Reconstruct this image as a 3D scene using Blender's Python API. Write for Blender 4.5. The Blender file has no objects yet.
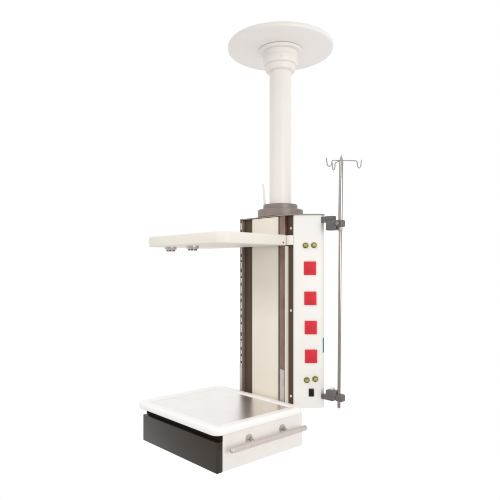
import bpy, bmesh, math, random
from mathutils import Vector, Matrix
random.seed(4)
scn = bpy.context.scene
col = scn.collection
CAM_Z = 1.30           # camera height; every z below is written relative to it
ZOFF = 0.90            # root (lowest point of the pendant) sits 0.90 m under the camera
ROOT = Vector((0.171, 2.931, CAM_Z - ZOFF))
ROTZ = math.radians(-47.6)

# ------------------------------------------------------------------ materials
def nset(n, k, v):
    if k in n.inputs: n.inputs[k].default_value = v

def mat(name, color, rough=0.5, metal=0.0, spec=0.5, var=0.03, vscale=14.0, bump=0.0, bscale=300.0,
        stretch=(1, 1, 1), rvar=0.08, coat=0.0):
    m = bpy.data.materials.new(name); m.use_nodes = True
    nt = m.node_tree; b = nt.nodes['Principled BSDF']
    nset(b, 'Roughness', rough); nset(b, 'Metallic', metal); nset(b, 'Specular IOR Level', spec)
    nset(b, 'Coat Weight', coat); nset(b, 'Coat Roughness', 0.12)
    tc = nt.nodes.new('ShaderNodeTexCoord'); mp = nt.nodes.new('ShaderNodeMapping')
    mp.inputs['Scale'].default_value = stretch
    nt.links.new(tc.outputs['Object'], mp.inputs['Vector'])
    nz = nt.nodes.new('ShaderNodeTexNoise'); nz.inputs['Scale'].default_value = vscale
    nz.inputs['Detail'].default_value = 6
    nt.links.new(mp.outputs['Vector'], nz.inputs['Vector'])
    rp = nt.nodes.new('ShaderNodeValToRGB')
    c = color
    rp.color_ramp.elements[0].position = 0.3; rp.color_ramp.elements[1].position = 0.7
    rp.color_ramp.elements[0].color = (c[0]*(1-var), c[1]*(1-var*1.1), c[2]*(1-var*1.3), 1)
    rp.color_ramp.elements[1].color = (min(1, c[0]*(1+var)), min(1, c[1]*(1+var)), min(1, c[2]*(1+var)), 1)
    nt.links.new(nz.outputs['Fac'], rp.inputs['Fac'])
    nt.links.new(rp.outputs['Color'], b.inputs['Base Color'])
    mr = nt.nodes.new('ShaderNodeMapRange')
    mr.inputs['To Min'].default_value = max(0.02, rough - rvar); mr.inputs['To Max'].default_value = min(1, rough + rvar)
    nt.links.new(nz.outputs['Fac'], mr.inputs['Value']); nt.links.new(mr.outputs['Result'], b.inputs['Roughness'])
    if bump:
        n2 = nt.nodes.new('ShaderNodeTexNoise'); n2.inputs['Scale'].default_value = bscale
        nt.links.new(mp.outputs['Vector'], n2.inputs['Vector'])
        bp = nt.nodes.new('ShaderNodeBump'); bp.inputs['Strength'].default_value = bump
        bp.inputs['Distance'].default_value = 0.001
        nt.links.new(n2.outputs['Fac'], bp.inputs['Height']); nt.links.new(bp.outputs['Normal'], b.inputs['Normal'])
    return m

M = {}
M['white']   = mat('white_paint', (0.83, 0.815, 0.79), 0.42, spec=0.4, var=0.012, bump=0.05, bscale=420)
M['column']  = mat('column_paint', (0.83, 0.79, 0.765), 0.38, spec=0.4, var=0.012, bump=0.04, bscale=420)
M['cream']   = mat('cream_panel_paint', (0.82, 0.77, 0.68), 0.5, spec=0.3, var=0.018, vscale=9, bump=0.06, bscale=500)
M['shelf']   = mat('shelf_paint', (0.79, 0.75, 0.69), 0.45, spec=0.35, var=0.012, bump=0.05)
M['rim']     = mat('white_moulded_rim', (0.90, 0.88, 0.865), 0.35, spec=0.45, var=0.008)
M['side']    = mat('drawer_side_paint', (0.80, 0.765, 0.735), 0.4, spec=0.35, var=0.014, bump=0.05)
M['dark']    = mat('bronze_channel', (0.105, 0.069, 0.046), 0.5, metal=0.15, spec=0.3, var=0.12, vscale=20, stretch=(1, 1, .15), bump=.05)
M['post']    = mat('brushed_bronze', (0.25, 0.172, 0.140), 0.33, metal=0.85, var=0.28, vscale=16, stretch=(1, 1, .5), rvar=.12)
M['rail']    = mat('satin_aluminium', (0.56, 0.51, 0.48), 0.3, metal=0.8, var=0.16, vscale=26, stretch=(1, 1, .6))
M['flange']  = mat('taupe_cast_metal', (0.265, 0.222, 0.203), 0.45, metal=0.25, spec=0.35, var=0.06, vscale=22, bump=.12, bscale=260)
M['clamp']   = mat('grey_clamp_metal', (0.15, 0.138, 0.135), 0.42, metal=0.35, spec=0.4, var=0.1, vscale=30, bump=.08)
M['chrome']  = mat('chrome_tube', (0.42, 0.40, 0.39), 0.33, metal=1.0, var=0.05, vscale=30, stretch=(1, 1, .1), rvar=.03)
M['chrome2'] = mat('worn_chrome_tube', (0.38, 0.325, 0.30), 0.30, metal=1.0, var=0.12, vscale=24, stretch=(1, 1, .1), rvar=.06)
M['steel']   = mat('polished_tray_steel', (0.87, 0.845, 0.825), 0.29, metal=1.0, var=0.025, vscale=8, rvar=.03)
M['handle']  = mat('satin_handle_steel', (0.60, 0.53, 0.50), 0.38, metal=0.5, var=0.04, vscale=40)
M['front']   = mat('dark_drawer_laminate', (0.027, 0.018, 0.011), 0.30, spec=0.35, var=0.22, vscale=7, bump=.06, bscale=350)
M['recess']  = mat('recess_black', (0.012, 0.008, 0.006), 0.7, spec=0.15, var=0.1)
M['red']     = mat('red_socket_plastic', (0.66, 0.036, 0.054), 0.45, spec=0.18, var=0.04, vscale=30)
M['red2']    = mat('red_socket_insert', (0.63, 0.031, 0.047), 0.5, spec=0.15, var=0.05, vscale=30)
M['hole']    = mat('socket_hole', (0.16, 0.006, 0.014), 0.8, spec=0.1)
M['brass']   = mat('brass_fitting', (0.62, 0.52, 0.20), 0.22, metal=1.0, var=0.1, vscale=60)
M['olive']   = mat('olive_outlet_ring', (0.20, 0.205, 0.045), 0.35, metal=0.3, var=0.12, vscale=60)
M['black']   = mat('black_socket_plastic', (0.022, 0.016, 0.012), 0.4, spec=0.35, var=0.1)
M['teal']    = mat('teal_strip_plastic', (0.035, 0.25, 0.26), 0.5, var=0.05)
M['edge']    = mat('grey_top_edge', (0.30, 0.26, 0.245), 0.5, metal=0.2, var=0.06)

# ------------------------------------------------------------------ mesh helpers
def P(t, v, z):
    """t along the long side face (0 = near edge), v depth behind it, z relative to the camera -> pendant space"""
    return Vector((0.202 - t, v - 0.121, z + ZOFF))

class MB:
    def __init__(s): s.bm = bmesh.new(); s.mats = []
    def mi(s, m):
        if m not in s.mats: s.mats.append(m)
        return s.mats.index(m)
    def _setmat(s, faces, m):
        i = s.mi(m)
        for f in faces: f.material_index = i
    def prism(s, pts, z0, z1, m, bev=0.0, seg=2):
        """closed polygon of local xy points extruded in z"""
        b = bmesh.new()
        lo = [b.verts.new((p[0], p[1], z0)) for p in pts]; hi = [b.verts.new((p[0], p[1], z1)) for p in pts]
        n = len(pts)
        b.faces.new(lo); b.faces.new(hi)
        for i in range(n): b.faces.new((lo[i], lo[(i+1) % n], hi[(i+1) % n], hi[i]))
        return s._merge(b, m, bev, seg)
    def box(s, t0, t1, v0, v1, z0, z1, m, bev=0.0, seg=2):
        a = [P(t0, v0, 0), P(t1, v0, 0), P(t1, v1, 0), P(t0, v1, 0)]
        return s.prism(a, z0 + ZOFF, z1 + ZOFF, m, bev, seg)
    def _merge(s, b, m, bev=0, seg=2, mtx=None):
        bmesh.ops.recalc_face_normals(b, faces=b.faces[:])
        if bev: bmesh.ops.bevel(b, geom=b.edges[:], offset=bev, segments=seg, profile=0.5, affect='EDGES', clamp_overlap=True)
        if mtx is not None: bmesh.ops.transform(b, matrix=mtx, verts=b.verts[:])
        bmesh.ops.recalc_face_normals(b, faces=b.faces[:])
        i = s.mi(m)
        for f in b.faces: f.material_index = i
        me = bpy.data.meshes.new('tmp'); b.to_mesh(me); b.free()
        s.bm.from_mesh(me); bpy.data.meshes.remove(me)
        return s
    def pbox(s, mtx, x0, x1, y0, y1, z0, z1, m, bev=0, seg=2):
        b = bmesh.new()
        vs = [b.verts.new(c) for c in ((x0,y0,z0),(x1,y0,z0),(x1,y1,z0),(x0,y1,z0),(x0,y0,z1),(x1,y0,z1),(x1,y1,z1),(x0,y1,z1))]
        for f in ((0,1,2,3),(4,5,6,7),(0,1,5,4),(1,2,6,5),(2,3,7,6),(3,0,4,7)): b.faces.new([vs[i] for i in f])
        return s._merge(b, m, bev, seg, mtx)
    def lathe(s, prof, m, mtx=None, n=64):
        """profile of (r, z) from bottom axis to top axis"""
        b = bmesh.new(); rings = []
        for r, z in prof:
            if r < 1e-6: rings.append([b.verts.new((0, 0, z))])
            else: rings.append([b.verts.new((r*math.cos(2*math.pi*i/n), r*math.sin(2*math.pi*i/n), z)) for i in range(n)])
        for A, B in zip(rings, rings[1:]):
            for i in range(n):
                j = (i+1) % n
                if len(A) == 1 and len(B) == 1: continue
                if len(A) == 1: b.faces.new((A[0], B[i], B[j]))
                elif len(B) == 1: b.faces.new((A[i], A[j], B[0]))
                else: b.faces.new((A[i], A[j], B[j], B[i]))
        return s._merge(b, m, 0, 0, mtx)
    def tube(s, pts, r, m, n=16, round_ends=True):
        b = bmesh.new(); pts = [Vector(p) for p in pts]; rings = []
        def frame(d):
            up = Vector((0, 0, 1)) if abs(d.z) < 0.9 else Vector((1, 0, 0))
            x = d.cross(up).normalized(); return x, x.cross(d).normalized()
        N = len(pts); px = None
        seq = []
        for i, p in enumerate(pts):
            d = (pts[min(i+1, N-1)] - pts[max(i-1, 0)]).normalized()
            seq.append((p, d, r))
        if round_ends:
            d0 = seq[0][1]; d1 = seq[-1][1]
            caps0 = [(seq[0][0] - d0*r*math.sin(a), d0, r*math.cos(a)) for a in (math.radians(80), math.radians(55), math.radians(28))]
            caps1 = [(seq[-1][0] + d1*r*math.sin(a), d1, r*math.cos(a)) for a in (math.radians(28), math.radians(55), math.radians(80))]
            seq = caps0 + seq + caps1
        for p, d, rr in seq:
            if px is None: px, py = frame(d)
            else:
                px = (px - d*px.dot(d)).normalized(); py = d.cross(px).normalized()
            rings.append([b.verts.new(p + (px*math.cos(2*math.pi*k/n) + py*math.sin(2*math.pi*k/n))*rr) for k in range(n)])
        for A, B in zip(rings, rings[1:]):
            for k in range(n): b.faces.new((A[k], A[(k+1) % n], B[(k+1) % n], B[k]))
        b.faces.new(rings[0]); b.faces.new(rings[-1])
        return s._merge(b, m)
    def stack(s, t0, t1, v0, v1, R, prof, m, cap0=True, cap1=True, seg=8):
        """rounded rectangle loops (inset, z) joined one on the other; R = radii at (t0,v0) (t1,v0) (t1,v1) (t0,v1)"""
        b = bmesh.new(); rings = []
        for ins, z in prof:
            ring = []
            cs = [(t0, v0, 180, R[0]), (t1, v0, 270, R[1]), (t1, v1, 0, R[2]), (t0, v1, 90, R[3])]
            for (ct, cv, a0, r) in cs:
                st = 1 if ct == t0 else -1; sv = 1 if cv == v0 else -1
                rr = max(r - ins, 0.0008)
                ox = ct + st*(ins + rr); oy = cv + sv*(ins + rr)
                for k in range(seg+1):
                    a = math.radians(a0 + 90*k/seg)
                    ring.append(b.verts.new(P(ox + rr*math.cos(a), oy + rr*math.sin(a), z)))
            rings.append(ring)
        n = len(rings[0])
        for A, B in zip(rings, rings[1:]):
            for k in range(n): b.faces.new((A[k], A[(k+1) % n], B[(k+1) % n], B[k]))
        if cap0: b.faces.new(rings[0])
        if cap1: b.faces.new(rings[-1])
        if not cap0 and not cap1 and prof[0] != prof[-1]:
            for k in range(n): b.faces.new((rings[-1][k], rings[-1][(k+1) % n], rings[0][(k+1) % n], rings[0][k]))
        return s._merge(b, m)
    def build(s, name, parent, angle=35):
        me = bpy.data.meshes.new(name)
        s.bm.to_mesh(me); s.bm.free()
        for m in s.mats: me.materials.append(M[m])
        for p in me.polygons: p.use_smooth = True
        me.set_sharp_from_angle(angle=math.radians(angle))
        o = bpy.data.objects.new(name, me); col.objects.link(o)
        if parent is not None: o.parent = parent
        return o

def thing(name, label, cat, loc, rz):
    o = bpy.data.objects.new(name, None); col.objects.link(o)
    o.location = loc; o.rotation_euler = (0, 0, rz); o.empty_display_size = 0.2
    o['label'] = label; o['category'] = cat
    return o

def dup(o, parent, loc):
    c = o.copy(); col.objects.link(c); c.parent = parent; c.location = loc
    for ch in list(o.children):
        d = ch.copy(); col.objects.link(d); d.parent = c
    return c

# ------------------------------------------------------------------ the pendant
pend = thing('ceiling_pendant', 'white medical ceiling pendant with round column, red sockets, shelf and dark drawer tray',
             'medical pendant', ROOT, ROTZ)
ZT, ZB = 0.275, -0.727                     # top and bottom of the supply cabinet

def lz(prof): return [(r, z + ZOFF) for r, z in prof]
# ceiling plate and column
MB().lathe(lz([(0, 1.222), (.286, 1.222), (.2925, 1.2245), (.296, 1.231), (.296, 1.240), (.293, 1.247), (0, 1.247)]), 'column', Matrix.Translation((0, 0, 1.235+ZOFF)) @ Matrix.Rotation(-ROTZ, 4, 'Z') @ Matrix.Rotation(math.radians(-1.1), 4, 'X') @ Matrix.Translation((0, 0, -1.235-ZOFF)), n=96).build('ceiling_plate', pend)
c = MB()
c.lathe(lz([(0, 1.208), (.120, 1.208), (.124, 1.211), (.124, 1.2215), (0, 1.2215)]), 'column')
c.lathe(lz([(0, 1.136), (.088, 1.136), (.0945, 1.1385), (.0975, 1.145), (.0975, 1.176), (.0945, 1.1785), (.0945, 1.181), (.0975, 1.1835), (.0975, 1.2075), (0, 1.2075)]), 'column')
c.lathe(lz([(0, 1.102), (.074, 1.102), (.0815, 1.105), (.0845, 1.112), (.0845, 1.1355), (0, 1.1355)]), 'column')
for k in range(6):
    a = math.radians(20 + 60*k)
    c.lathe([(0, -.002), (.005, -.002), (.005, .0022), (.003, .0034), (0, .0034)], 'column',
            Matrix.Translation((.0975*math.cos(a), .0975*math.sin(a), 1.156+ZOFF)) @ Matrix.Rotation(a, 4, 'Z') @ Matrix.Rotation(math.pi/2, 4, 'Y'), n=12)
c.build('column_collar', pend)
MB().lathe(lz([(0, .355), (.0608, .355), (.0608, 1.1015), (0, 1.1015)]), 'column').build('column', pend)
MB().lathe(lz([(0, .2815), (.124, .2815), (.127, .2845), (.127, .321), (.124, .325), (.0985, .325), (.096, .3275), (.096, .351),
               (.0935, .3545), (.066, .3545), (.063, .3575), (0, .3575)]), 'flange').build('column_flange', pend)
MB().tube([(-.059, -.066, .352+ZOFF), (-.0605, -.067, .40+ZOFF), (-.064, -.070, .45+ZOFF), (-.066, -.072, .470+ZOFF)], .0056, 'column', n=10).build('thin_rod', pend)

# cabinet core: dark, seen in the two grooves of each long face
core = MB()
core.prism([(.197, -.103), (.24, -.06), (.24, .06), (.197, .103), (-.197, .103), (-.24, .06), (-.24, -.06), (-.197, -.103)],
           ZB+.006+ZOFF, ZT-.001+ZOFF, 'dark')
for s in (-1, 1):                                                # lips on the outer edges of the far grooves
    core.box(.4035, .409, .121 + s*.1165 - .0045, .121 + s*.1165 + .0045, ZB+.006, ZT-.001, 'dark')
core.build('cabinet_body', pend)
top = [(.206, -.124), (.309, -.013), (.309, .013), (.206, .124), (-.206, .124), (-.309, .013), (-.309, -.013), (-.206, -.124)]
MB().prism(top, ZT+ZOFF, ZT+.006+ZOFF, 'edge', .0015).build('top_plate', pend)

# long cream side panels
def side_panel(v0, v1):
    b = MB(); b.box(.101, .306, v0, v1, ZB+.002, ZT-.0015, 'cream', .0025, 2)
    return b.build('side_panel', pend)
side_panel(0, .0195); side_panel(.2225, .242)

# socket noses at both ends
def nose(name, sgn):
    b = MB()
    d = Vector((.103, .1085)).normalized(); Rf = .022              # softly rounded long edge
    n2 = Vector((d.y, -d.x)); cen = Vector((.202, -.121)) + d*(n2.x*Rf/d.x) - n2*Rf
    a1 = math.atan2(n2.y, n2.x)
    side = [(cen.x + Rf*math.cos(a), cen.y + Rf*math.sin(a)) for a in [-math.pi/2 + (a1+math.pi/2)*k/7 for k in range(8)]] + [(.305, -.0125)]
    pts = side + [(x, -y) for x, y in reversed(side)]
    b.prism([(sgn*x, y) for x, y in pts], ZB+ZOFF, ZT-.0005+ZOFF, 'white', .0012, 2)
    return b.build(name, pend)
fp = nose('front_panel', 1); nose('end_panel', -1)

# things set into the socket facet
e = Vector((.103, .1085, 0)).normalized(); nrm = Vector((e.y, -e.x, 0))
def facet(s, z):
    o = Vector((.202, -.121, z+ZOFF)) + e*s
    return Matrix(((e.x, 0, nrm.x, o.x), (e.y, 0, nrm.y, o.y), (0, 1, 0, o.z), (0, 0, 0, 1)))
K = 1/192.6
def on(px, py): return (px-292)*K, (268-py)*K
def red_socket(px, py):
    F = facet(*on(px, py)); b = MB()
    b.pbox(F, -.031, .031, -.035, .035, -.004, .0065, 'red', .0022, 3)
    b.pbox(F, -.0235, .0235, -.0265, .0265, .0045, .0074, 'red2', .0012, 2)
    o = b.build('red_socket', fp)
    return o
for px, py in ((310.0, 268.2), (310.4, 298.3), (310.8, 327.4), (311.1, 356.2)): red_socket(px, py)
def gas_outlet(px, py):
    F = facet(*on(px, py)); b = MB()
    b.lathe([(0, -.003), (.0150, -.003), (.0150, .004), (.0135, .0062), (.0105, .0062), (.0105, .005), (0, .005)], 'olive', F, 32)
    b.lathe([(0, .004), (.0092, .004), (.0092, .012), (.0080, .0140), (.0058, .0140), (.0058, .017), (.0045, .0185), (0, .0185)], 'brass', F, 24)
    b.pbox(F, -.0016, .0016, -.0125, -.006, .005, .0145, 'black', .0004, 1)
    b.build('gas_outlet', fp)
for px, py in ((305.6, 245.4), (313.9, 245.2), (306.8, 380.0), (315.2, 378.8)): gas_outlet(px, py)
F = facet(*on(311.4, 392.4)); b = MB()
b.pbox(F, -.0135, .0135, -.0205, .0205, -.003, .004, 'black', .0012, 2)
b.pbox(F, -.0085, .0085, -.0145, .0145, .003, .0062, 'recess', .0012, 2)
b.build('black_socket', fp)
b = MB()
b.prism([(.304, .0035), (.3075, .0035), (.3075, .0115), (.304, .0115)], -.440+ZOFF, -.364+ZOFF, 'teal', .0006, 1)
b.build('teal_strip', fp)

# rails standing in the grooves
def post(v_front, v_back):
    b = MB(); b.box(.045, .082, v_front, v_back, ZB+.01, ZT-.002, 'post', .0015, 2)
    vf = v_front if v_front < .1 else v_back
    return b.build('guide_rail', pend)
post(-.006, .0175); post(.2245, .248)
b = MB(); b.box(.0395, .0448, -.0064, .0165, ZB+.010, .116, 'cream', .0006, 1); b.build('edge_strip', pend)
def slotted(v_front, v_back):
    b = MB(); t0, t1 = .383, .4030
    z0, z1 = ZB+.01, ZT-.002
    b.box(t0, t0+.0045, v_front, v_back, z0, z1, 'rail', .0008, 1)
    b.box(t1-.0045, t1, v_front, v_back, z0, z1, 'rail', .0008, 1)
    b.box(t0+.0045, t1-.0045, v_front+.008, v_front+.010, z0, z1, 'post')
    z = z0; i = 0
    while z < z1 - .004:
        h = (.024, .038, .018, .046, .028)[i % 5]  # uneven bar and gap lengths imitate broken reflections along the slotted rail
        b.box(t0+.0045, t1-.0045, v_front+.001, v_front+.0078, z, min(z+h, z1), 'rail', .0006, 1)
        z += h + (.016, .011, .021, .009)[(i*3+1) % 4]; i += 1
    return b.build('slotted_rail', pend)
slotted(-.006, .0175)
# screws along the grooves
def screw(t, v, z, m='rail', r=.0055):
    b = MB()
    T = Matrix.Translation(P(t, v, z)) @ Matrix.Rotation(math.pi/2, 4, 'X')
    b.lathe([(0, -.002), (r, -.002), (r, .004), (r*.7, .006), (0, .006)], m, T, 14)
    b.pbox(T, -r*.7, r*.7, -.0008, .0008, .0055, .0064, 'recess')
    b.build('screw', pend)
for z in (.208, -.223, -.672):
    screw(.022, .018, z, 'rim', .0065)
    if z < 0: screw(.313, .018, z + .004, 'cream', .005)
    screw(.094, .018, z - .008, 'recess', .004)

# ------------------------------------------------------------------ upper shelf
zs0, zs1 = .118, .1735
sh = MB()
sh.stack(.031, .70, -.440, -.009, (.062, .030, .012, .006), [(.006, zs0), (.0015, zs0+.0018), (0, zs0+.006), (0, zs1-.006), (.0015, zs1-.0018), (.006, zs1)], 'shelf', seg=14)
shelf = sh.build('shelf', pend, 50)
b = MB()
b.box(.001, .0385, -.0078, .0165, zs0+.002, zs1-.003, 'white', .003, 3)
b.box(.0385, .0445, -.0078, .0165, zs0+.004, zs1-.006, 'white', .001, 1)
b.build('shelf_bracket', shelf)
b = MB()
b.box(.365, .3825, -.0078, .0165, zs0+.002, zs1-.003, 'white', .003, 3)
b.build('shelf_bracket', shelf)
b = MB()
b.lathe([(0, -.0012), (.0045, -.0012), (.0045, .0032), (0, .0040)], 'clamp', Matrix.Translation(P(.0305, -.033, .132)) @ Matrix.Rotation(math.pi/2, 4, 'Y'), 14)
b.build('set_screw', shelf)
def under_socket(t, v):
    c0 = P(t, v, zs0); b = MB()
    b.lathe([(0, -.018), (.026, -.018), (.031, -.016), (.034, -.011), (.034, .001), (0, .001)], 'rail', Matrix.Translation(c0), 40)
    b.lathe([(0, -.026), (.012, -.026), (.014, -.023), (.014, -.0175), (0, -.0175)], 'white', Matrix.Translation(c0), 24)
    for k in range(6):
        a = k*math.pi/3 + .3
        b.lathe([(0, -.024), (.005, -.024), (.005, -.0175), (0, -.0175)], 'clamp', Matrix.Translation(c0 + Vector((.0205*math.cos(a), .0205*math.sin(a), 0))), 10)
    b.build('underside_socket', shelf)
under_socket(.625, -.33); under_socket(.418, -.33)

# ------------------------------------------------------------------ drawer unit with tray top
b = MB()
b.box(-.080, .535, -.530, -.012, -.8966, -.7335, 'side', .002, 2)
unit = b.build('drawer_unit', pend)
b = MB()
b.box(-.079, .536, -.562, -.5305, -.8985, -.764, 'front', .003, 3)
b.box(-.0795, .534, -.541, -.5306, -.7625, -.7338, 'recess')
b.build('drawer_front', unit)
b = MB()
W = .052
b.stack(-.094, .578, -.578, -.0085, (.042,)*4,
        [(.010, -.7330), (.003, -.7315), (0, -.7270), (0, -.7110), (.0025, -.7045), (.008, -.7005), (.016, -.6990), (W-.010, -.6990), (W-.003, -.7010), (W, -.7060), (W, -.7330)],
        'rim', False, False, 12)
b.build('tray_rim', unit, 60)
b = MB()
b.stack(-.094+W+.0003, .578-W-.0003, -.578+W+.0003, -.0085-W-.0003, (.010,)*4, [(0, -.7150), (0, -.7045)], 'steel', seg=4)
b.build('tray_top', unit)
# handle rail with ring mounts
b = MB()
n = 12
b.tube([P(-.125, -.512 + .470*i/n, -.7935) for i in range(n+1)], .0132, 'handle', 24)
for v in (-.376, -.156):
    b.tube([P(-.0795, v, -.7815), P(-.100, v, -.7830), P(-.121, v, -.7925)], .0075, 'chrome', 16)
    b.lathe([(0, -.001), (.0195, -.001), (.0195, .004), (.0165, .0075), (.0105, .0085), (0, .0085)], 'rail', Matrix.Translation(P(-.080, v, -.7815)) @ Matrix.Rotation(math.pi/2, 4, 'Y'), 28)
b.build('handle', unit)
# brackets that carry the unit on the two rails
b = MB()
b.box(.047, .080, -.0083, -.0062, -.88, -.535, 'rail')
b.box(.047, .080, -.0117, -.0083, -.88, -.7345, 'rim')
b.build('mounting_bracket', unit)
b = MB()
b.box(.384, .402, -.0083, -.0062, -.88, -.545, 'rail')
b.box(.384, .402, -.0117, -.0083, -.88, -.7345, 'rim')
b.build('mounting_bracket', unit)

# ------------------------------------------------------------------ drip stand clamped to the nose
iv_loc = ROOT + Matrix.Rotation(ROTZ, 3, 'Z') @ Vector((.42, 0, 0))
iv = thing('iv_pole', 'slim chrome drip stand with four hooks, clamped upright beside the red socket panel', 'iv pole', iv_loc, ROTZ)
Rz = Matrix.Rotation(-ROTZ, 3, 'Z')
def W2(x, y, z): return Rz @ Vector((x, y, z + ZOFF))          # offsets in world axes from the pole's foot
bot, mid, tp = W2(-.006, 0, -.700), W2(.001, 0, .200), W2(.0055, 0, .538)
MB().tube([bot, mid], .0078, 'chrome2', 20).build('lower_tube', iv)
b = MB(); b.tube([W2(.001, 0, .19), tp], .0108, 'chrome', 24)
b.tube([W2(.0055, 0, .535), W2(.0056, 0, .552)], .0075, 'chrome', 16)
b.build('upper_tube', iv)
def hook(ang, arm, reach, drop, up):
    d = Vector((math.cos(ang), math.sin(ang), 0)); o = Vector((.0055, 0, 0))
    pts = [(0, .0), (arm*.5, .001), (arm*.92, .0), (arm, -.006)]
    for k in range(1, 8):
        a = math.pi*k/8
        pts.append((arm + reach*.5*(1-math.cos(a)), -.006 - (drop-.006)*math.sin(a)**.7))
    pts += [(arm+reach, -.004), (arm+reach+.002, up)]
    b = MB()
    b.tube([W2((o + d*x).x, (o + d*x).y, .541 + z) for x, z in pts], .0026, 'chrome', 10)
    b.build('hook', iv)
hook(math.radians(186), .048, .026, .030, .012)
hook(math.radians(3), .082, .020, .036, .004)
hook(math.radians(112), .060, .024, .034, .006)
hook(math.radians(260), .060, .024, .030, .006)
def clamp(zb0, zb1, z0, z1, zc0, zc1, knob):
    b = MB()
    b.pbox(Matrix.Identity(4), -.1155, -.040, -.0118, .020, zb0+ZOFF, zb1+ZOFF, 'clamp', .003, 2)
    b.pbox(Matrix.Identity(4), -.078, -.014, -.0235, .0235, z0+ZOFF, z1+ZOFF, 'clamp', .009, 4)
    b.pbox(Matrix.Identity(4), -.020, .021, -.0195, .0195, zc0+ZOFF, zc1+ZOFF, 'clamp', .009, 4)
    o = b.build('clamp', iv)
    k = MB()
    if knob:
        k.lathe([(0, 0), (.010, 0), (.012, .003), (.012, .010), (.009, .013), (0, .013)], 'rim', Matrix.Translation((-.052, .004, z1+ZOFF)), 20)
    else:
        k.lathe([(0, 0), (.008, 0), (.010, .002), (.010, .008), (.008, .010), (0, .010)], 'flange',
                Matrix.Translation((.0, -.0195, (zc0+zc1)/2+ZOFF)) @ Matrix.Rotation(math.pi/2, 4, 'X'), 20)
    k.build('clamp_knob', o)
clamp(.236, .266, .192, .243, .206, .242, False)
clamp(-.678, -.655, -.668, -.622, -.672, -.636, True)

# ------------------------------------------------------------------ light and camera
w = bpy.data.worlds.new('World'); scn.world = w; w.use_nodes = True
# white studio on the far side, dimmer room on the near side
nt = w.node_tree; bg = nt.nodes['Background']; bg.inputs['Strength'].default_value = 1.0
tc = nt.nodes.new('ShaderNodeTexCoord'); sx = nt.nodes.new('ShaderNodeSeparateXYZ'); nt.links.new(tc.outputs['Generated'], sx.inputs[0])
mr = nt.nodes.new('ShaderNodeMapRange'); mr.interpolation_type = 'SMOOTHSTEP'
mr.inputs['From Min'].default_value = -0.75; mr.inputs['From Max'].default_value = 0.12
nt.links.new(sx.outputs['Y'], mr.inputs['Value'])
mx = nt.nodes.new('ShaderNodeMix'); mx.data_type = 'RGBA'
mx.inputs['A'].default_value = (.66, .65, .64, 1); mx.inputs['B'].default_value = (1, 1, 1, 1)
nt.links.new(mr.outputs['Result'], mx.inputs['Factor']); nt.links.new(mx.outputs['Result'], bg.inputs['Color'])
def area(name, loc, target, size, power, color, spread=180):
    l = bpy.data.lights.new(name, 'AREA'); l.energy = power; l.size = size; l.color = color; l.spread = math.radians(spread)
    o = bpy.data.objects.new(name, l); col.objects.link(o); o.location = loc
    o.rotation_euler = (Vector(target) - Vector(loc)).to_track_quat('-Z', 'Y').to_euler()
area('key_lamp', (2.5, -1.3, 1.75), (.2, 2.9, 1.0), 2.4, 86, (1, .985, .965))
area('side_lamp', (-2.05, 0.85, 3.1), (.15, 2.85, .55), 1.0, 2.9, (1, .98, .95), 55)

cd = bpy.data.cameras.new('camera'); cam = bpy.data.objects.new('camera', cd); col.objects.link(cam)
cam.location = (0, 0, CAM_Z); cam.rotation_euler = (math.pi/2, 0, 0)
cd.sensor_width = 36; cd.lens = 36*520/500; cd.shift_y = 18/500; cd.clip_start = .05; cd.clip_end = 100
scn.camera = cam
scn.view_settings.view_transform = 'Standard'; scn.view_settings.look = 'None'
scn.view_settings.exposure = 0; scn.view_settings.gamma = 1
scn.render.film_transparent = False
